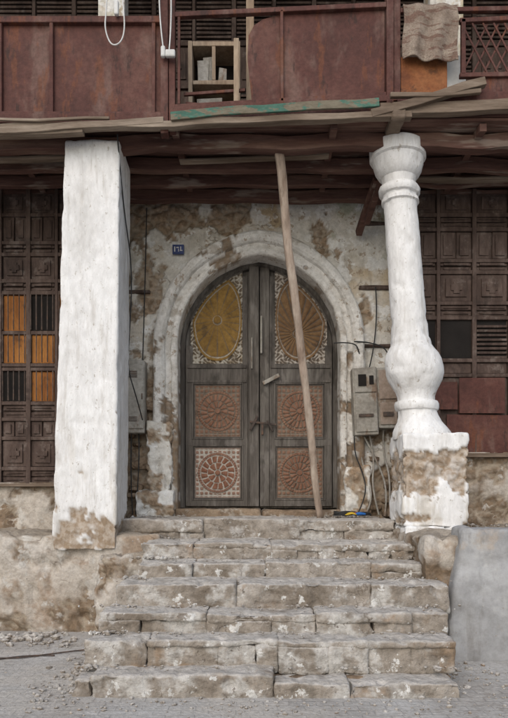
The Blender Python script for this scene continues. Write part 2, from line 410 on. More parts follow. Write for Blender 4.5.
def hfield(name, x0,x1,z0,z1,y,res,mat,fn,keep=None):
    nx = int((x1-x0)/res); nz = int((z1-z0)/res); V=[];A=[];B=[];F=[]
    for j in range(nz+1):
        for i in range(nx+1):
            x = x0+(x1-x0)*i/nx; z = z0+(z1-z0)*j/nz
            h,a,b = fn(x,z); V.append((x,y-h,z)); A.append(a); B.append(b)
    for j in range(nz):
        for i in range(nx):
            k=j*(nx+1)+i
            if keep and not keep(x0+(x1-x0)*(i+.5)/nx, z0+(z1-z0)*(j+.5)/nz): continue
            F.append((k,k+1,k+nx+2,k+nx+1))
    me = bpy.data.meshes.new(name); me.from_pydata(V,[],F)
    t = me.attributes.new('groove','FLOAT','POINT'); t.data.foreach_set('value',A)
    t = me.attributes.new('frame','FLOAT','POINT'); t.data.foreach_set('value',B)
    return finish(me,name,mat,house,smooth=True)
def rosette(name, x0,x1,z0,z1,mat,n=16):
    cx=(x0+x1)/2; cz=(z0+z1)/2; R=min(x1-x0,z1-z0)/2-.06
    def fn(x,z):
        dx=x-cx; dz=z-cz; r=math.hypot(dx,dz); th=math.atan2(dz,dx)
        e=min(x-x0,x1-x,z-z0,z1-z)
        if e<.03: return (.02*ss(0,.01,e),0,1)
        if e<.042: return (.0,.6,0)
        if r<R*1.04:
            u=r/R
            if u>1: return (.004,1,0)
            if u>.88: return (.02+.006*math.cos(th*48),.15,0)
            if u>.83: return (.004,1,0)
            if u<.13: return (.03,0,0)
            if u<.18: return (.004,1,0)
            nn = n if u>.5 else n//2
            if .49<u<.53: return (.004,1,0)
            sw = th+.25*u
            c=abs(math.cos(sw*nn/2))
            h=.026*c**.7
            return (h, 1 if c<.38 else 0, 0)
        q=abs(math.sin(dx*48)*math.sin(dz*48))
        return (.016*q, 1 if q<.45 else .2, 0)
    hfield(name,x0,x1,z0,z1,DY,.006,mat,fn)
lx0,lx1 = CX-.945,CX-.245; rx0,rx1=CX+.24,CX+.945
rosette('rosette_panel_upper_left',lx0,lx1,2.41,3.20,M['rose_rust'],20)
rosette('rosette_panel_lower_left',lx0,lx1,1.53,2.30,M['rose_white'],16)
rosette('rosette_panel_upper_right',rx0,rx1,2.41,3.20,M['rose_rust'],24)
rosette('rosette_panel_lower_right',rx0,rx1,1.53,2.30,M['rose_rust'],24)
def fan(name,x0,x1,mat,kind):
    cx=(x0+x1)/2+(.01 if kind==0 else -.01); cz=4.14; rx=.355; rz=.61; z0,z1=3.49,4.95
    def fn(x,z):
        dx=x-cx; dz=z-cz
        s=(abs(dx/rx)**2.3+abs(dz/rz)**2.3)**(1/2.3)
        ina=in_arch(x,z,-.10)
        if s<1 and ina:
            if s>.94 or not in_arch(x,z,-.125): return (.03,0,0)
            if s>.90 or not in_arch(x,z,-.14): return (.0,.8,0)
            fx,fz = (cx, cz-.02) if kind==0 else (cx-.04, cz-.22)
            th=math.atan2(z-fz,x-fx); r=math.hypot(x-fx,z-fz)
            if r<.055: return (.045,0,0)
            if r<.07: return (.0,.7,0)
            if kind==0:
                c=abs(math.cos(th*9)); return (.018*c**.5*ss(.05,.3,r), 0, 0 if c>.22 else .6)
            c=abs(math.cos(th*13))
            return (.028*c**.6, 0, .75 if c<.3 else 0)
        q=math.sin(x*62+1.5*math.sin(z*50))*math.sin(z*62+1.5*math.sin(x*45))
        if not in_arch(x,z,-.085): return (.02,0,1)
        return (.02*ss(-.2,.3,q), 1 if q>-.15 else 0, 0 if q>-.15 else .8)
    hfield(name,x0,x1,z0,z1,DY,.007,mat,fn,keep=lambda x,z:in_arch(x,z,-.03))
fan('fan_panel_left',CX-.985,CX-.235,M['fan_ochre'],0)
fan('fan_panel_right',CX+.23,CX+.985,M['fan_brown'],1)
boxes('door_bolts',[(CX+.02,CX+.05,DY-.11,DY-.05,3.62,4.16),(CX-.11,CX-.09,DY-.11,DY-.07,3.4,3.85)],M['box'],house,bevel=.01)
beams('door_latch_bars',[((CX+.06,DY-.1,3.19),(CX+.29,DY-.1,3.31),.03,.055)],M['box'],house)
beams('door_hasp',[((CX-.13,DY-.12,2.64),(CX+.25,DY-.1,2.60),.025,.03),((CX-.12,DY-.12,2.52),(CX-.02,DY-.11,2.72),.03,.035),((CX+.2,DY-.11,2.5),(CX+.12,DY-.11,2.66),.03,.03),((CX+.05,DY-.12,2.45),(CX+.05,DY-.11,2.6),.03,.05)],M['iron'],house)
rough_boxes('door_threshold',[(-1.12,.1,-.12,.5,1.2,1.40),(.11,1.28,-.1,.5,1.2,1.385)],M['stone'],house,res=.04,amp=.015,rnd=.03,fine=.005)
boxes('interior_void',[(-1.3,1.5,.45,.6,1.2,5.2)],M['dark'],house,bevel=0)
plate = empty('house_number_plate')
boxes('plate',[(-1.14,-.98,-.065,-.03,4.96,5.09)],M['blue'],plate,bevel=.004)
boxes('digits',[(-1.115,-1.10,-.068,-.06,4.99,5.06),(-1.085,-1.05,-.068,-.06,5.04,5.055),(-1.06,-1.05,-.068,-.06,4.99,5.03),(-1.035,-1.0,-.068,-.06,5.0,5.012),(-1.03,-1.018,-.068,-.06,5.012,5.06)],M['whiteplastic'],plate,bevel=0)

# ------------------------------------------------------------------ carved timber screens
def screen(tag, x0, x1, z0, z1, y, rows, cw):
    fr=[]; rel=[]; rel2=[]; bars=[]; org=[]; dk=[]
    boxes(tag+'_backboard',[(x0,x1,y+.05,y+.12,z0,z1)],M['timber'],house,bevel=0)
    n=max(1,round((x1-x0)/cw)); w=(x1-x0)/n
    for i in range(n+1):
        x=x0+i*w; ww=.045 if i%2 else .06
        fr.append((x-ww/2,x+ww/2,y-.015,y+.05,z0,z1))
    for (a,b,kind) in rows:
        fr.append((x0,x1,y-.005,y+.05,a-.025,a+.025))
        for i in range(n):
            l=x0+i*w+.035; r=x0+(i+1)*w-.035; lo=a+.03; hi=b-.03
            k = kind(n-1-i if x0<-3 and x1<0 else i) if callable(kind) else kind
            if k=='c':
                rel.append((l,r,y+.02,y+.05,lo,hi)); mx=(r-l)*.16; mz=min((hi-lo)*.16,mx)
                rel2.append((l+mx,r-mx,y+.0,y+.021,lo+mz,hi-mz))
                cxx=(l+r)/2; cz=(lo+hi)/2; s=min(r-l,hi-lo)*.22
                rel2.append((cxx-s,cxx+s,y-.018,y+.001,cz-s*.5,cz+s*.5)); rel2.append((cxx-s*.5,cxx+s*.5,y-.015,y+.001,cz-s,cz+s))
            elif k=='h':
                m=(lo+hi)/2
                for (p,q) in ((lo,m-.012),(m+.012,hi)):
                    rel.append((l,r,y+.02,y+.05,p,q)); rel2.append((l+.04,r-.04,y+.002,y+.021,p+.035,q-.035))
            elif k=='v':
                m=(l+r)/2
                for (p,q) in ((l,m-.012),(m+.012,r)):
                    rel.append((p,q,y+.02,y+.05,lo,hi)); rel2.append((p+.035,q-.035,y+.002,y+.021,lo+.04,hi-.04))
            elif k in ('w','o','d'):
                t=l
                while t<r and k!='d':
                    bars.append((t,t+.013,y-.03,y-.016,lo,hi)); t+=.075
                if k=='o': org.append((l+.005,r-.005,y+.03,y+.048,lo,hi))
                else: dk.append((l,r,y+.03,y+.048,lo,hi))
            elif k=='p':
                rel.append((l,r,y+.03,y+.05,lo,hi))
            elif k=='s':
                t=lo
                while t<hi-.05:
                    rel.append((l,r,y+.01,y+.045,t,t+.035)); t+=.06
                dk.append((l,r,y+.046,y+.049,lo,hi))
    boxes(tag+'_frame',fr,M['timber'],house,bevel=.006,jit=.004)
    if rel: boxes(tag+'_panels',rel,M['timber'],house,bevel=.008,jit=.004)
    if rel2: boxes(tag+'_carving',rel2,M['timber'],house,bevel=.014,jit=.004)
    if bars: boxes(tag+'_window_bars',bars,M['iron'],house,bevel=0,jit=.003)
    if org: boxes(tag+'_shutters',org,M['orange'],house,bevel=.003)
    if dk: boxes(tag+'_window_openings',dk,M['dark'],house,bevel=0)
SY=-.3
rowsL=[(1.73,1.95,'h'),(1.95,2.36,'c'),(2.36,2.62,'v'),(2.62,2.84,'h'),(2.84,3.30,lambda i:'w' if i in(0,1,4) else 'o' if i!=3 else 'w'),(3.30,3.36,'p'),(3.36,3.80,'o'),(3.80,4.34,lambda i:'o' if i%2 else 'w'),(4.34,4.5,'h'),(4.5,4.86,'c'),(4.86,5.02,'h'),(5.02,5.4,'v'),(5.4,5.72,'c')]
screen('left_timber_screen',-6.9,-1.92,1.73,5.75,SY,rowsL,.383)
rowsR=[(2.14,2.45,'p'),(2.45,3.22,'p'),(3.22,3.42,'p'),(3.42,4.0,lambda i:'d' if i in (0,1) else 's'),(4.0,4.2,'h'),(4.2,4.62,'c'),(4.62,4.78,'h'),(4.78,5.2,'v'),(5.2,5.4,'h'),(5.4,5.72,'c')]
screen('right_timber_screen',2.02,6.9,2.14,5.75,SY,rowsR,.49)
boxes('right_apron_boards',[(2.78,3.4,SY-.045,SY-.02,2.7,3.18),(2.1,2.76,SY-.04,SY-.018,2.75,3.12),(2.62,3.45,SY-.02,SY-.008,2.16,2.68)],M['redbrown'],house,jit=.006)
ap = lambda p: ss(0,.12, fb(p,2.2,5)*.8+.05)
relief('left_apron_wall',(-7,-.34,1.0),(1,0,0),(0,0,1),5.1,.76,.035,M['plinth'],house,amp=.04,ns=2.5,peelf=ap,depth=.03)
relief('right_apron_wall',(2.0,-.34,1.0),(1,0,0),(0,0,1),5.0,1.17,.035,M['plinth'],house,amp=.04,ns=2.5,peelf=ap,depth=.03)
boxes('apron_core',[(-7,-1.93,-.29,.02,.9,1.72),(2.03,7,-.29,.02,.9,2.13)],M['stone'],house,bevel=0)
boxes('screen_sills',[(-6.95,-1.9,-.42,-.25,1.70,1.745),(2.0,6.95,-.42,-.25,2.10,2.155)],M['oldwood'],house,jit=.006)

# ------------------------------------------------------------------ pillars
def pil_warp(w):
    t=(w.z-1.0)/4.6; cx=-1.95+.09*t; k=1-.14*t
    return Vector((cx+(w.x+1.95)*k, w.y, w.z))
rough_boxes('square_pillar',[(-2.32,-1.58,-1.66,-1.0,.95,5.66)],M['white'],house,res=.03,amp=.007,rnd=.018,ns=2.0,fine=.002,
    peelf=lambda p: ss(0,.05,fb(p,3.2,7)*.78-.70+.86*ss(1.7,1.05,p.z)+.16*ss(2.9,1.6,p.z)), depth=.02, warp=pil_warp)
prof=[(5.76,.0),(5.76,.315),(5.745,.33),(5.60,.33),(5.585,.30),(5.57,.30),(5.52,.292),(5.45,.272),(5.39,.235),(5.37,.205),(5.30,.195),(5.275,.195),(5.265,.235),(5.235,.25),(5.20,.25),(5.175,.235),(5.165,.205),(5.13,.205),(5.12,.222),(5.08,.225),(5.065,.20),(5.02,.195),
 (4.7,.198),(4.2,.204),(3.8,.21),(3.47,.218),(3.44,.235),(3.40,.24),(3.38,.24),(3.33,.27),(3.27,.31),(3.20,.332),(3.12,.34),(3.03,.338),(2.96,.318),(2.88,.275),(2.82,.24),(2.76,.222),(2.71,.22),(2.70,.25),(2.67,.262),(2.63,.262),(2.60,.25),(2.59,.228),(2.53,.235),(2.46,.262),(2.40,.30),(2.34,.335),(2.29,.35),(2.25,.35)]
def col_cx(z): 
    pts=[(2.25,2.03),(2.6,1.955),(3.09,1.925),(3.45,1.875),(5.02,1.76),(5.76,1.715)]
    for (a,b),(c,d) in zip(pts,pts[1:]):
        if z<=c: return b+(d-b)*(z-a)/(c-a)
    return pts[-1][1]
def colpeel(p): return ss(0,.05,fb(p,4.5,6)*.75-.66+.16*ss(3.3,2.3,p.z))
def column():
    P=[]
    for (z,r),(z2,r2) in zip(prof,prof[1:]):
        n=max(1,int(math.hypot(z2-z,r2-r)/.03))
        for i in range(n): P.append((z+(z2-z)*i/n,r+(r2-r)*i/n))
    P.append(prof[-1]); N=64; V=[];F=[]
    for z,r in P:
        for k in range(N):
            a=2*math.pi*k/N; p=Vector((col_cx(z)+r*math.cos(a),-1.32+r*math.sin(a),z))
            q=colpeel(p)
            chip=ss(.25,.5,noise.noise(p*7))*.012
            d=.006*fb(p,4)-.010*q+.002*fb(p,18,2)-chip
            p+=Vector((math.cos(a),math.sin(a),0))*d*(1 if r>.02 else 0)
            V.append(p)
    for i in range(len(P)-1):
        for k in range(N):
            a=i*N+k;b=i*N+(k+1)%N;F.append((a,b,b+N,a+N)[::-1])
    me=bpy.data.meshes.new('round_column');me.from_pydata(V,[],F)
    bm=bmesh.new();bm.from_mesh(me);bmesh.ops.remove_doubles(bm,verts=bm.verts,dist=1e-5);bmesh.ops.recalc_face_normals(bm,faces=bm.faces)
    bm.to_mesh(me);bm.free()
    at=me.attributes.new('peel','FLOAT','POINT')
    at.data.foreach_set('value',[colpeel(v.co) for v in me.vertices])
    finish(me,'round_column',M['white'],house,smooth=True)
    me.set_sharp_from_angle(angle=math.radians(38))
column()
rough_boxes('column_base',[(1.70,2.47,-1.68,-.96,1.22,2.30)],M['white'],house,res=.022,amp=.012,rnd=.022,ns=3,fine=.004,cells=True,notch=.03,
    peelf=lambda p: ss(0,.04,fb(p,3.4,7)*.8-.46+.95*ss(.42,.12,abs(p.z-1.83))+.35*ss(1.42,1.28,p.z)), depth=.05)
rough_boxes('column_plinth',[(1.72,2.5,-1.74,-.9,.5,1.23)],M['white'],house,res=.03,amp=.02,rnd=.03,ns=3,fine=.004,
    peelf=lambda p: ss(0,.07,fb(p,2.8,6)*.9-.2), depth=.03)

# ------------------------------------------------------------------ plinths / terrace
plf=lambda p: ss(0,.1,fb(p,1.9,6)*.8-.12+.25*ss(.5,.1,p.z))
rough_boxes('left_terrace_plinth',[(-7.2,-1.1,-1.6,-.2,-.1,1.13)],M['plinth'],house,res=.04,amp=.04,rnd=.05,ns=1.8,peelf=plf,depth=.03,fine=.006,cells=True)
rough_boxes('left_lower_buttress',[(-1.75,-1.05,-2.0,-1.4,-.1,.92)],M['plinth'],house,res=.035,amp=.05,rnd=.10,ns=2.4,peelf=plf,depth=.03,fine=.006,cells=True)
rough_boxes('right_terrace_fill',[(1.68,7.2,-2.75,-.2,-.1,1.18)],M['plinth'],house,res=.06,amp=.04,rnd=.06,ns=1.8,peelf=plf,depth=.03,fine=.005)
def cw(w):
    k=ss(.3,1.25,w.z); return Vector((w.x+.14*k*ss(2.3,1.8,w.x), w.y+.05*k, w.z+.03*k*fb(w,2.5)))
wall = rough_boxes('cement_retaining_wall',[(1.86,7.3,-2.92,-2.55,-.1,1.26)],M['cement'],None,res=.045,amp=.014,rnd=.035,ns=1.5,warp=cw,notch=.03,fine=.003)

# ------------------------------------------------------------------ steps
stairs=empty('stone_steps')
steps=[(-4.02,.165,-1.42,1.60,-3.5),(-3.76,.385,-1.39,1.65,-3.2),(-3.45,.553,-1.34,1.70,-2.8),(-3.1,.748,-1.27,1.80,-2.3),(-2.6,.905,-1.16,1.78,-1.8),(-2.12,1.06,-1.22,1.74,-1.0)]
def split(x0,x1,lo,hi):
    c=[x0]
    while True:
        w=random.uniform(lo,hi)
        if c[-1]+w>x1-lo*.7: break
        c.append(c[-1]+w)
    return c+[x1]
prevz=-.08
random.seed(33)
for i,(y,z,x0,x1,yb) in enumerate(steps):
    slabs=[];under=[]
    cuts=split(x0,x1,.45,1.5)
    if i==0: cuts=[x0,-1.28,.16,.75,x1]
    for a,b in zip(cuts,cuts[1:]):
        dz=random.uniform(-.016,.010); dy=random.uniform(-.03,.03)
        if i==0 and a>.1: dz-=.05; dy-=.03
        if i==0 and a==x0: dz-=.02
        th=random.uniform(.06,.10) if random.random()<.55 else 1
        zb=max(z+dz-th, prevz-.07, -.08)
        slabs.append((a-.003,b+.003,y+dy,yb,zb,z+dz))
        if th<1 and zb>prevz+.03:
            for c,d in zip(*(lambda q:(q,q[1:]))(split(a,b,.2,.6))):
                under.append((c-.003,d+.003,y+dy+random.uniform(-.005,.03),yb,max(prevz-.06,-.08),zb+.016))
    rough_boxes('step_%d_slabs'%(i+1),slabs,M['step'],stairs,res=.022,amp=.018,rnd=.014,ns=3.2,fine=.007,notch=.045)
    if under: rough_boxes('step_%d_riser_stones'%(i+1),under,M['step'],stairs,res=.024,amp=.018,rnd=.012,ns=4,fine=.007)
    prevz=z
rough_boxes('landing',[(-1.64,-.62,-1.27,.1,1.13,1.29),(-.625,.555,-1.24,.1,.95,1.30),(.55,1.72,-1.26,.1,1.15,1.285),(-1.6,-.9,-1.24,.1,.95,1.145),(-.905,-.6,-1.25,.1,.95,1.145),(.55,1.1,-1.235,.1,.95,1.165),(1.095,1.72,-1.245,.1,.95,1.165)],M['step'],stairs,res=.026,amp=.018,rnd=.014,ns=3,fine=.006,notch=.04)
boxes('core',[(-1.2,1.6,-3.3,-.2,-.05,.5),(-1.0,1.6,-2.4,-.2,.5,.85),(-1.1,1.6,-3.8,-3.2,-.05,.1)],M['stone'],stairs,bevel=0)

def rubble(name, spots, mat):
    V=[];F=[]
    ico=bmesh.new(); bmesh.ops.create_icosphere(ico,subdivisions=1,radius=1); ico.verts.ensure_lookup_table()
    bv=[v.co.copy() for v in ico.verts]; bf=[tuple(v.index for v in f.verts) for f in ico.faces]; ico.free()
    for (x,y,z,sx,sy,n,r0,r1) in spots:
        for _ in range(n):
            r=r0+(r1-r0)*random.random()**3; c=Vector((random.gauss(x,sx),random.gauss(y,sy),z+r*.3)); k=len(V)
            sc=(random.uniform(.6,1.3),random.uniform(.6,1.3),random.uniform(.4,.9)); a=random.random()*6
            for v in bv:
                q=Vector((v.x*sc[0],v.y*sc[1],v.z*sc[2]))*r*random.uniform(.8,1.15)
                V.append(Matrix.Rotation(a,3,'Z')@q+c)
            F+=[tuple(k+i for i in f) for f in bf]
    me=bpy.data.meshes.new(name);me.from_pydata(V,[],F); finish(me,name,mat,None)
sp=[(-2.9,-1.95,0,.35,.12,300,.008,.06),(-2.0,-2.2,0,.5,.2,160,.005,.04),(0.2,-4.25,0,1.3,.12,350,.004,.022),(1.9,-3.4,0,.2,.5,200,.004,.03),(-2.2,-3.4,0,1.2,.9,160,.003,.012),(-1.55,-2.9,0,.1,.5,180,.006,.045),(-1.6,-3.9,0,.15,.3,120,.005,.03)]
for k,(y,z,x0,x1,yb) in enumerate(steps):
    nxt = steps[k+1][0] if k<5 else -1.25
    d=nxt-y
    sp.append(((x0+x1)/2,nxt-.04,z+.0,.9,.025,110,.004,.022)); sp.append(((x0+x1)/2,y+d*.5,z-.003,.9,d*.2,80,.003,.012))
    sp.append((x0+.12,nxt-.05,z,.1,.03,26,.008,.038)); sp.append((x1-.12,nxt-.05,z,.1,.03,18,.006,.03))
sp+= [(.6,-.7,1.29,.7,.2,90,.003,.014),(1.2,-.3,1.29,.25,.1,80,.006,.035),(-1.3,-.3,1.29,.2,.1,60,.006,.035),(3.2,-1.6,1.2,.7,.4,120,.006,.035),(2.6,-.7,1.2,.4,.2,90,.006,.04)]
rubble('rubble_debris',sp,M['step'])

# ------------------------------------------------------------------ balcony
BY=-1.8
sb=[]
y=-1.78
while y<0:
    sb.append((-7.2,7.2,y,y+.148,5.80+random.uniform(0,.012),5.84)); y+=.155
boxes('balcony_soffit_boards',sb,M['soffit'],house,bevel=.004)
boxes('balcony_floor',[(-7.2,7.2,-1.78,.3,5.85,5.90)],M['soffit'],house,bevel=0)
beams('balcony_joists',[((-7.2,-1.5,5.64),(7.2,-1.5,5.75),.14,.16),((-7.2,-1.02,5.70),(7.2,-1.02,5.68),.12,.15),((-7.2,-.62,5.66),(7.2,-.62,5.72),.1,.13),((-7.2,-.2,5.70),(7.2,-.2,5.68),.14,.14)],M['soffit'],house,wob=.05)
beams('balcony_cross_joists',[((x,-1.75,5.75),(x+.03,.0,5.77),.08,.09) for x in (-5.5,-4.2,-2.9,-.9,.9,2.6,4,5.4)],M['soffit'],house,wob=.02)
beams('balcony_loose_soffit_planks',[((-3.6,-1.3,5.60),(-2.0,-1.32,5.63),.12,.03),((-.9,-1.25,5.62),(.9,-1.3,5.66),.1,.025),((1.9,-.8,5.63),(4,-.85,5.6),.12,.03)],M['oldwood'],house,wob=.02)
beams('balcony_props',[((1.55,-.9,5.6),(1.45,-.15,5.2),.08,.1),((1.62,-1.4,5.66),(1.5,-.5,5.2),.07,.08)],M['soffit'],house,wob=.02)
beams('balcony_fascia_timbers',[((-7.2,-1.86,5.50),(-1.9,-1.86,5.66),.10,.13),((-3.2,-1.9,5.60),(-1.0,-1.9,5.72),.07,.07),((-1.95,-1.88,5.67),(1.75,-1.88,5.80),.10,.07),((1.3,-1.9,5.80),(2.55,-1.94,6.12),.09,.09),((1.4,-1.86,5.86),(7.2,-1.86,6.10),.10,.12),((1.5,-1.95,5.98),(2.5,-1.95,6.02),.05,.05),((-2.9,-1.93,5.73),(-1.6,-1.92,5.75),.03,.03)],M['oldwood'],house,wob=.03)
rough_boxes('bearing_block',[(1.52,1.68,-1.95,-1.5,5.74,5.93)],M['oldwood'],house,res=.03,amp=.01,rnd=.015)
beams('balcony_sill_boards',[((-7.2,-1.84,5.72),(-1.0,-1.84,5.80),.06,.10),((-.9,-1.84,5.87),(1.6,-1.84,6.02),.06,.07),((-.9,-1.84,5.80),(1.6,-1.84,5.92),.04,.10),((1.6,-1.84,6.0),(7.2,-1.84,6.16),.06,.1)],M['redbrown'],house,wob=.012)
beams('teal_fascia_board',[((-.92,-1.945,5.765),(1.38,-1.945,5.92),.03,.09)],M['teal'],house,wob=.022)
lb=[]
for x in (-6.6,-5.5,-4.4,-3.35,-2.84,-2.27,-1.12): lb.append((x-.02,x+.02,BY-.05,BY-.006,5.80,6.90))
lb+=[(-7.2,-1.04,BY-.055,BY+.02,6.86,6.93),(-7.2,-1.04,BY-.05,BY-.006,5.82,5.875)]
boxes('balcony_left_rails',lb,M['redbrown'],house,jit=.006)
boxes('balcony_left_panels',[(-7.2,-1.04,BY-.005,BY+.015,5.84,6.87)],M['redbrown'],house,bevel=0)
boxes('balcony_posts',[(-1.045,-.96,BY-.07,BY+.06,5.62,9.2),(-.955,-.885,BY-.05,BY+.06,5.66,9.2),(1.48,1.56,BY-.07,BY+.06,5.8,9.2),(1.565,1.64,BY-.04,BY+.06,5.84,9.2),(-5.0,-4.86,BY+.03,BY+.17,5.8,9.2),(4.9,5.04,BY+.03,BY+.17,5.8,9.2)],M['redbrown'],house,jit=.003)
beams('balcony_centre_rails',[((-.885,BY-.03,6.95),(1.48,BY-.03,7.06),.06,.055),((-.885,BY-.03,5.92),(1.48,BY-.03,6.06),.06,.05),((.315,BY-.04,5.98),(.31,BY-.04,7.0),.035,.04),((-.84,BY-.035,5.95),(-.84,BY-.035,6.95),.03,.04)],M['redbrown'],house)
def sheet():
    pts=[(-.02,5.97),(1.47,6.06),(1.47,7.03),(.25,6.97),(.1,6.93),(0,6.86),(-.06,6.75),(-.075,6.5)]
    n=len(pts); V=[(x,BY-.008,z) for x,z in pts]+[(x,BY+.008,z) for x,z in pts]
    F=[tuple(range(n)),tuple(range(2*n-1,n-1,-1))]+[(i,(i+1)%n,(i+1)%n+n,i+n) for i in range(n)]
    me=bpy.data.meshes.new('balcony_sheet');me.from_pydata(V,[],F)
    bm=bmesh.new();bm.from_mesh(me);bmesh.ops.recalc_face_normals(bm,faces=bm.faces);bm.to_mesh(me);bm.free()
    finish(me,'balcony_centre_panel',M['redbrown'],house)
sheet()
boxes('balcony_upright_pale',[(-.23,-.17,BY+.03,BY+.09,5.9,6.75)],M['palewood'],house)
beams('balcony_loose_bars',[((-.8,BY+.1,6.15),(-.1,BY+.1,6.2),.03,.035),((-.78,BY+.1,6.05),(-.25,BY+.1,6.0),.03,.03)],M['redbrown'],house)
boxes('balcony_right_panels',[(2.49,2.98,BY-.03,BY-.01,5.92,6.27),(3.0,7.2,BY-.03,BY-.01,5.98,6.95)],M['redbrown'],house)
boxes('balcony_orange_board',[(1.65,2.17,BY-.02,BY+.0,6.06,6.5)],M['orangewood'],house)
boxes('balcony_white_board',[(2.1,2.42,BY+.1,BY+.12,6.0,6.6)],M['whiteplastic'],house)
lat=[]
for k in range(7):
    x=2.32+k*.12; lat.append(((x,BY-.03,6.28),(x+.3,BY-.03,6.86),.014,.022)); lat.append(((x+.3,BY-.045,6.28),(x,BY-.045,6.86),.014,.022))
lat+=[((2.3,BY-.04,6.88),(3.4,BY-.04,6.93),.05,.05),((2.3,BY-.04,6.27),(3.4,BY-.04,6.29),.05,.05),((2.34,BY-.04,6.28),(2.34,BY-.04,6.9),.05,.05)]
beams('balcony_lattice',lat,M['redbrown'],house)
beams('balcony_right_top_rail',[((1.64,BY-.03,7.0),(7.2,BY-.03,7.1),.05,.05)],M['redbrown'],house)
screen('upper_storey',-7,7,5.9,9.2,-.05,[(5.95,6.6,'p'),(6.6,7.3,lambda i:'p' if i%3 else 's'),(7.3,7.9,lambda i:'s' if i%2 else 'c'),(7.9,8.8,lambda i:'s'),(8.8,9.15,'p')],.56)
boxes('upper_plaster_pier',[(-1.95,-1.62,-1.0,-.75,5.9,9.2),(2.2,2.62,-1.0,-.7,5.9,9.2)],M['plaster'],house)
boxes('upper_thin_post',[(-.1,.0,-.9,-.8,5.9,9.2)],M['palewood'],house)
boxes('shading_roof_slab',[(-7.6,7.6,-2.05,6,9.2,9.45)],M['plaster'],house)  # unseen roof, added with its overhang to darken the balcony interior
boxes('house_body',[(-7.5,7.5,.62,6,-.1,9.2)],M['plaster'],house,bevel=0)

cup=empty('old_cupboard')
boxes('frame',[(-.8,-.75,-1.2,-.8,5.9,7.12),(-.22,-.17,-1.2,-.8,5.9,7.12),(-.75,-.22,-1.2,-.8,7.06,7.115),(-.75,-.22,-1.19,-.8,6.6,6.65),(-.75,-.22,-1.19,-.8,6.2,6.25),(-.51,-.47,-1.195,-1.15,6.65,7.06)],M['palewood'],cup,jit=.005)
boxes('back',[(-.75,-.22,-.84,-.81,5.9,7.06)],M['dark'],cup)
boxes('contents',[(-.7,-.56,-1.12,-.95,6.65,6.95),(-.44,-.34,-1.12,-.95,6.65,6.84),(-.7,-.4,-1.15,-.9,6.25,6.45),(-.62,-.5,-1.1,-.9,6.65,7.0)],M['box'],cup,jit=.012)

def carpet():
    nx,nz=44,44;V=[];F=[]
    for j in range(nz+1):
        for i in range(nx+1):
            u=i/nx;v=j/nz
            x=1.66+.6*u+.015*math.sin(v*6); z=7.05-.62*v-.05*u*v+.012*math.sin(u*9)*v
            y=BY-.09-.03*v+.022*math.sin(u*15+v*2)*(.4+v)+.01*fb(Vector((u*3,v*3,0)),2)
            if v<.06: y+=.05*(1-v/.06); z=7.05+.0*v
            V.append((x,y,z))
    for j in range(nz):
        for i in range(nx):
            a=j*(nx+1)+i;F.append((a,a+nx+1,a+nx+2,a+1))
    me=bpy.data.meshes.new('hanging_carpet');me.from_pydata(V,[],F)
    o=finish(me,'hanging_carpet',M['carpet'],None,smooth=True)
    s=o.modifiers.new('t','SOLIDIFY');s.thickness=.012
carpet()

def pole():
    a=Vector((.88,-.5,1.29)); b=Vector((.27,-1.46,5.74)); V=[];F=[];n=60;k=16
    d=(b-a).normalized(); s=d.cross(Vector((0,1,0))).normalized(); t=s.cross(d)
    for i in range(n+1):
        c=a.lerp(b,i/n)+s*.035*noise.noise(Vector((i*.08,0,3)))
        for j in range(k):
            th=2*math.pi*j/k; r=.046+.009*i/n+.004*noise.noise(Vector((i*.3,0,1)))
            p=Vector((math.cos(th),math.sin(th)))
            m=max(abs(p.x),abs(p.y)); f=r*(1+.6*(1/m-1))
            w=c+s*p.x*f+t*p.y*f; w+=(w-c)*.12*fb(w,5,3); V.append(w)
    for i in range(n):
        for j in range(k):
            x=i*k+j;y=i*k+(j+1)%k;F.append((x,y,y+k,x+k))
    F.append(tuple(reversed(range(k))));F.append(tuple(n*k+j for j in range(k)))
    me=bpy.data.meshes.new('wooden_prop_pole');me.from_pydata(V,[],F)
    bm=bmesh.new();bm.from_mesh(me);bmesh.ops.recalc_face_normals(bm,faces=bm.faces);bm.to_mesh(me);bm.free()
    finish(me,'wooden_prop_pole',M['pole'],None,smooth=True)
pole()

e1=empty('electrical_box')
boxes('cabinet',[(-1.84,-1.50,-.24,-.0,2.44,3.44)],M['box'],e1,bevel=.015)
boxes('door_lid',[(-1.82,-1.515,-.255,-.242,2.50,3.38)],M['box'],e1,bevel=.006)
boxes('hinges_and_lock',[(-1.54,-1.525,-.265,-.256,2.9,2.98),(-1.81,-1.80,-.265,-.256,3.2,3.28),(-1.81,-1.80,-.265,-.256,2.6,2.68)],M['iron'],e1,bevel=.002)
boxes('vent_slots',[(-1.78,-1.6,-.262,-.256,z,z+.012) for z in (3.2,3.225,3.25,3.275,2.6,2.625,2.65)],M['iron'],e1,bevel=0)
e2=empty('electrical_box')
def tilt(o, a=-2.2):
    # the cabinet hangs slightly crooked on the wall
    c=Vector((1.65,0,2.9)); R=Matrix.Rotation(math.radians(a),4,'Y')
    o.data.transform(Matrix.Translation(c)@R@Matrix.Translation(-c))
tilt(boxes('cabinet',[(1.36,1.69,-.26,0.02,2.42,3.34),(1.70,1.97,-.23,0.02,2.5,3.34)],M['box'],e2,bevel=.012,jit=.006))
tilt(boxes('door_lid',[(1.38,1.67,-.282,-.268,2.46,2.98),(1.38,1.67,-.282,-.268,3.0,3.31)],M['box'],e2,bevel=.005,jit=.003))
tilt(boxes('meter_door',[(1.72,1.95,-.252,-.238,2.55,2.85),(1.72,1.95,-.252,-.238,2.9,3.30)],M['boxbrown'],e2,bevel=.005,jit=.003))
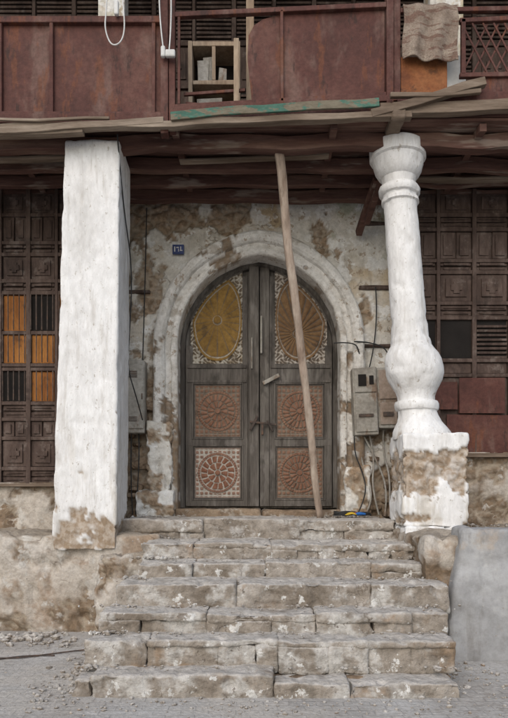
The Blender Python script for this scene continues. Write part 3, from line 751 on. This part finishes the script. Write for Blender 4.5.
tilt(boxes('meter_window',[(1.43,1.54,-.292,-.284,3.08,3.24),(1.58,1.64,-.292,-.284,3.1,3.22)],M['dark'],e2,bevel=.002))
tilt(boxes('meter_bar',[(1.42,1.62,-.305,-.286,2.66,2.70),(1.76,1.9,-.275,-.255,2.66,2.72)],M['iron'],e2,bevel=.002))
cable('conduits',[[(1.45,-.1,2.46),(1.47,-.12,2.1),(1.6,-.16,1.8),(1.62,-.2,1.45),(1.5,-.3,1.32)],[(1.6,-.1,2.46),(1.68,-.12,2.1),(1.62,-.16,1.7),(1.72,-.2,1.32)],[(1.8,-.1,2.5),(1.78,-.12,2.2),(1.9,-.16,1.8),(1.86,-.2,1.3)],[(1.5,-.1,2.46),(1.75,-.12,2.0),(1.85,-.16,1.6),(1.8,-.2,1.3)]],.014,M['box'],e2)
cable('power_cable',[[(1.4,-.1,2.46),(1.36,-.22,2.2),(1.5,-.2,1.9),(1.55,-.25,1.6),(1.4,-.35,1.33)],[(1.5,-.08,3.33),(1.46,-.18,3.6),(1.35,-.2,3.7),(1.1,-.2,3.68)],[(1.9,-.08,3.36),(1.9,-.07,3.62),(1.6,-.12,3.72),(1.38,-.2,3.7)],[(1.6,-.08,3.33),(1.75,-.05,3.9),(1.7,-.05,4.5)]],.009,M['black'],e2)
wb=empty('cable_bundle')
def coil(cx,cy,z,r,n=3):
    return [(cx+r*(1+.2*math.sin(i*1.7))*math.cos(i*.7),cy+r*.6*math.sin(i*.7),z+.01+.01*math.sin(i*2.1)+.0015*i) for i in range(int(9*n))]
cable('black_wire',[coil(1.2,-.55,1.31,.14,4),coil(1.45,-.5,1.31,.1,3)],.008,M['black'],wb)
cable('yellow_wire',coil(1.27,-.62,1.32,.07,2),.008,M['yellow'],wb)
cable('blue_wire',coil(1.38,-.6,1.32,.08,2),.008,M['bluecable'],wb)
cable('red_wire',coil(1.33,-.56,1.33,.1,1),.007,M['redcable'],wb)
cable('hanging_wire',[[(-1.56,-1.7,5.7),(-1.54,-1.5,5.0),(-1.5,-1.1,4.4),(-1.56,-.98,3.6),(-1.6,-.95,3.2),(-1.48,-.9,2.8),(-1.5,-.4,2.6)],[(-1.5,-.06,5.6),(-1.52,-.06,4.6),(-1.55,-.1,3.45)],[(-1.7,-.12,2.46),(-1.72,-.12,1.9),(-1.68,-.15,1.32)],[(-1.6,-.12,2.46),(-1.58,-.14,2.0),(-1.64,-.15,1.32)]],.008,M['black'])
cable('balcony_cable',[[(-1.62,BY-.1,7.4),(-1.64,BY-.1,6.95),(-1.66,BY-.1,6.75),(-1.58,BY-.1,6.55),(-1.45,BY-.1,6.62),(-1.43,BY-.1,6.9),(-1.5,BY-.1,7.4)],[(-1.05,BY-.12,7.4),(-1.06,BY-.12,6.9),(-1.0,BY-.12,6.5)],[(-.93,BY-.12,7.4),(-.9,BY-.12,6.9),(-.94,BY-.12,6.5)],[(-1.54,BY-.1,7.4),(-1.52,BY-.1,6.9)]],.008,M['whiteplastic'])
pl=empty('hanging_plug')
boxes('plug_body',[(-1.03,-.98,BY-.15,BY-.1,6.42,6.54),(-.98,-.87,BY-.15,BY-.1,6.42,6.5),(-1.55,-1.5,BY-.13,BY-.08,6.9,7.06)],M['whiteplastic'],pl,bevel=.015)
cable('rope_on_ground',[[(-3.6,-3.3,.012),(-2.9,-2.75,.012),(-2.3,-2.9,.012),(-1.9,-2.6,.012),(-1.6,-2.5,.02)],[(-3.2,-3.0,.012),(-2.7,-3.1,.012),(-2.2,-2.7,.012),(-1.95,-2.75,.012)]],.007,M['iron'])

# ------------------------------------------------------------------ light
w=bpy.data.worlds.new('World');S.world=w;w.use_nodes=True;nt=w.node_tree
sky=nt.nodes.new('ShaderNodeTexSky');sky.sky_type='NISHITA';sky.sun_disc=False
sd=Vector((-.25,-.76,.60)).normalized()
sky.sun_elevation=math.asin(sd.z);sky.sun_rotation=math.atan2(sd.x,sd.y);sky.dust_density=3;sky.air_density=1.2;sky.ozone_density=2.0
nt.links.new(sky.outputs[0],nt.nodes['Background'].inputs[0]);nt.nodes['Background'].inputs[1].default_value=.15
l=bpy.data.lights.new('sun','SUN');l.energy=1.5;l.angle=math.radians(90);l.color=(.97,.985,1)
lo=bpy.data.objects.new('sun',l);C.objects.link(lo);lo.rotation_euler=(-sd).to_track_quat('-Z','Y').to_euler()

cam=bpy.data.cameras.new('camera');co=bpy.data.objects.new('camera',cam);C.objects.link(co)
co.location=(0,-9,1.55);co.rotation_euler=(math.radians(90),0,0)
cam.sensor_fit='VERTICAL';cam.sensor_height=36;cam.lens=640/718*36;cam.shift_y=139/718;cam.clip_end=500
S.camera=co
S.view_settings.view_transform='Standard';S.view_settings.look='None';S.view_settings.exposure=0
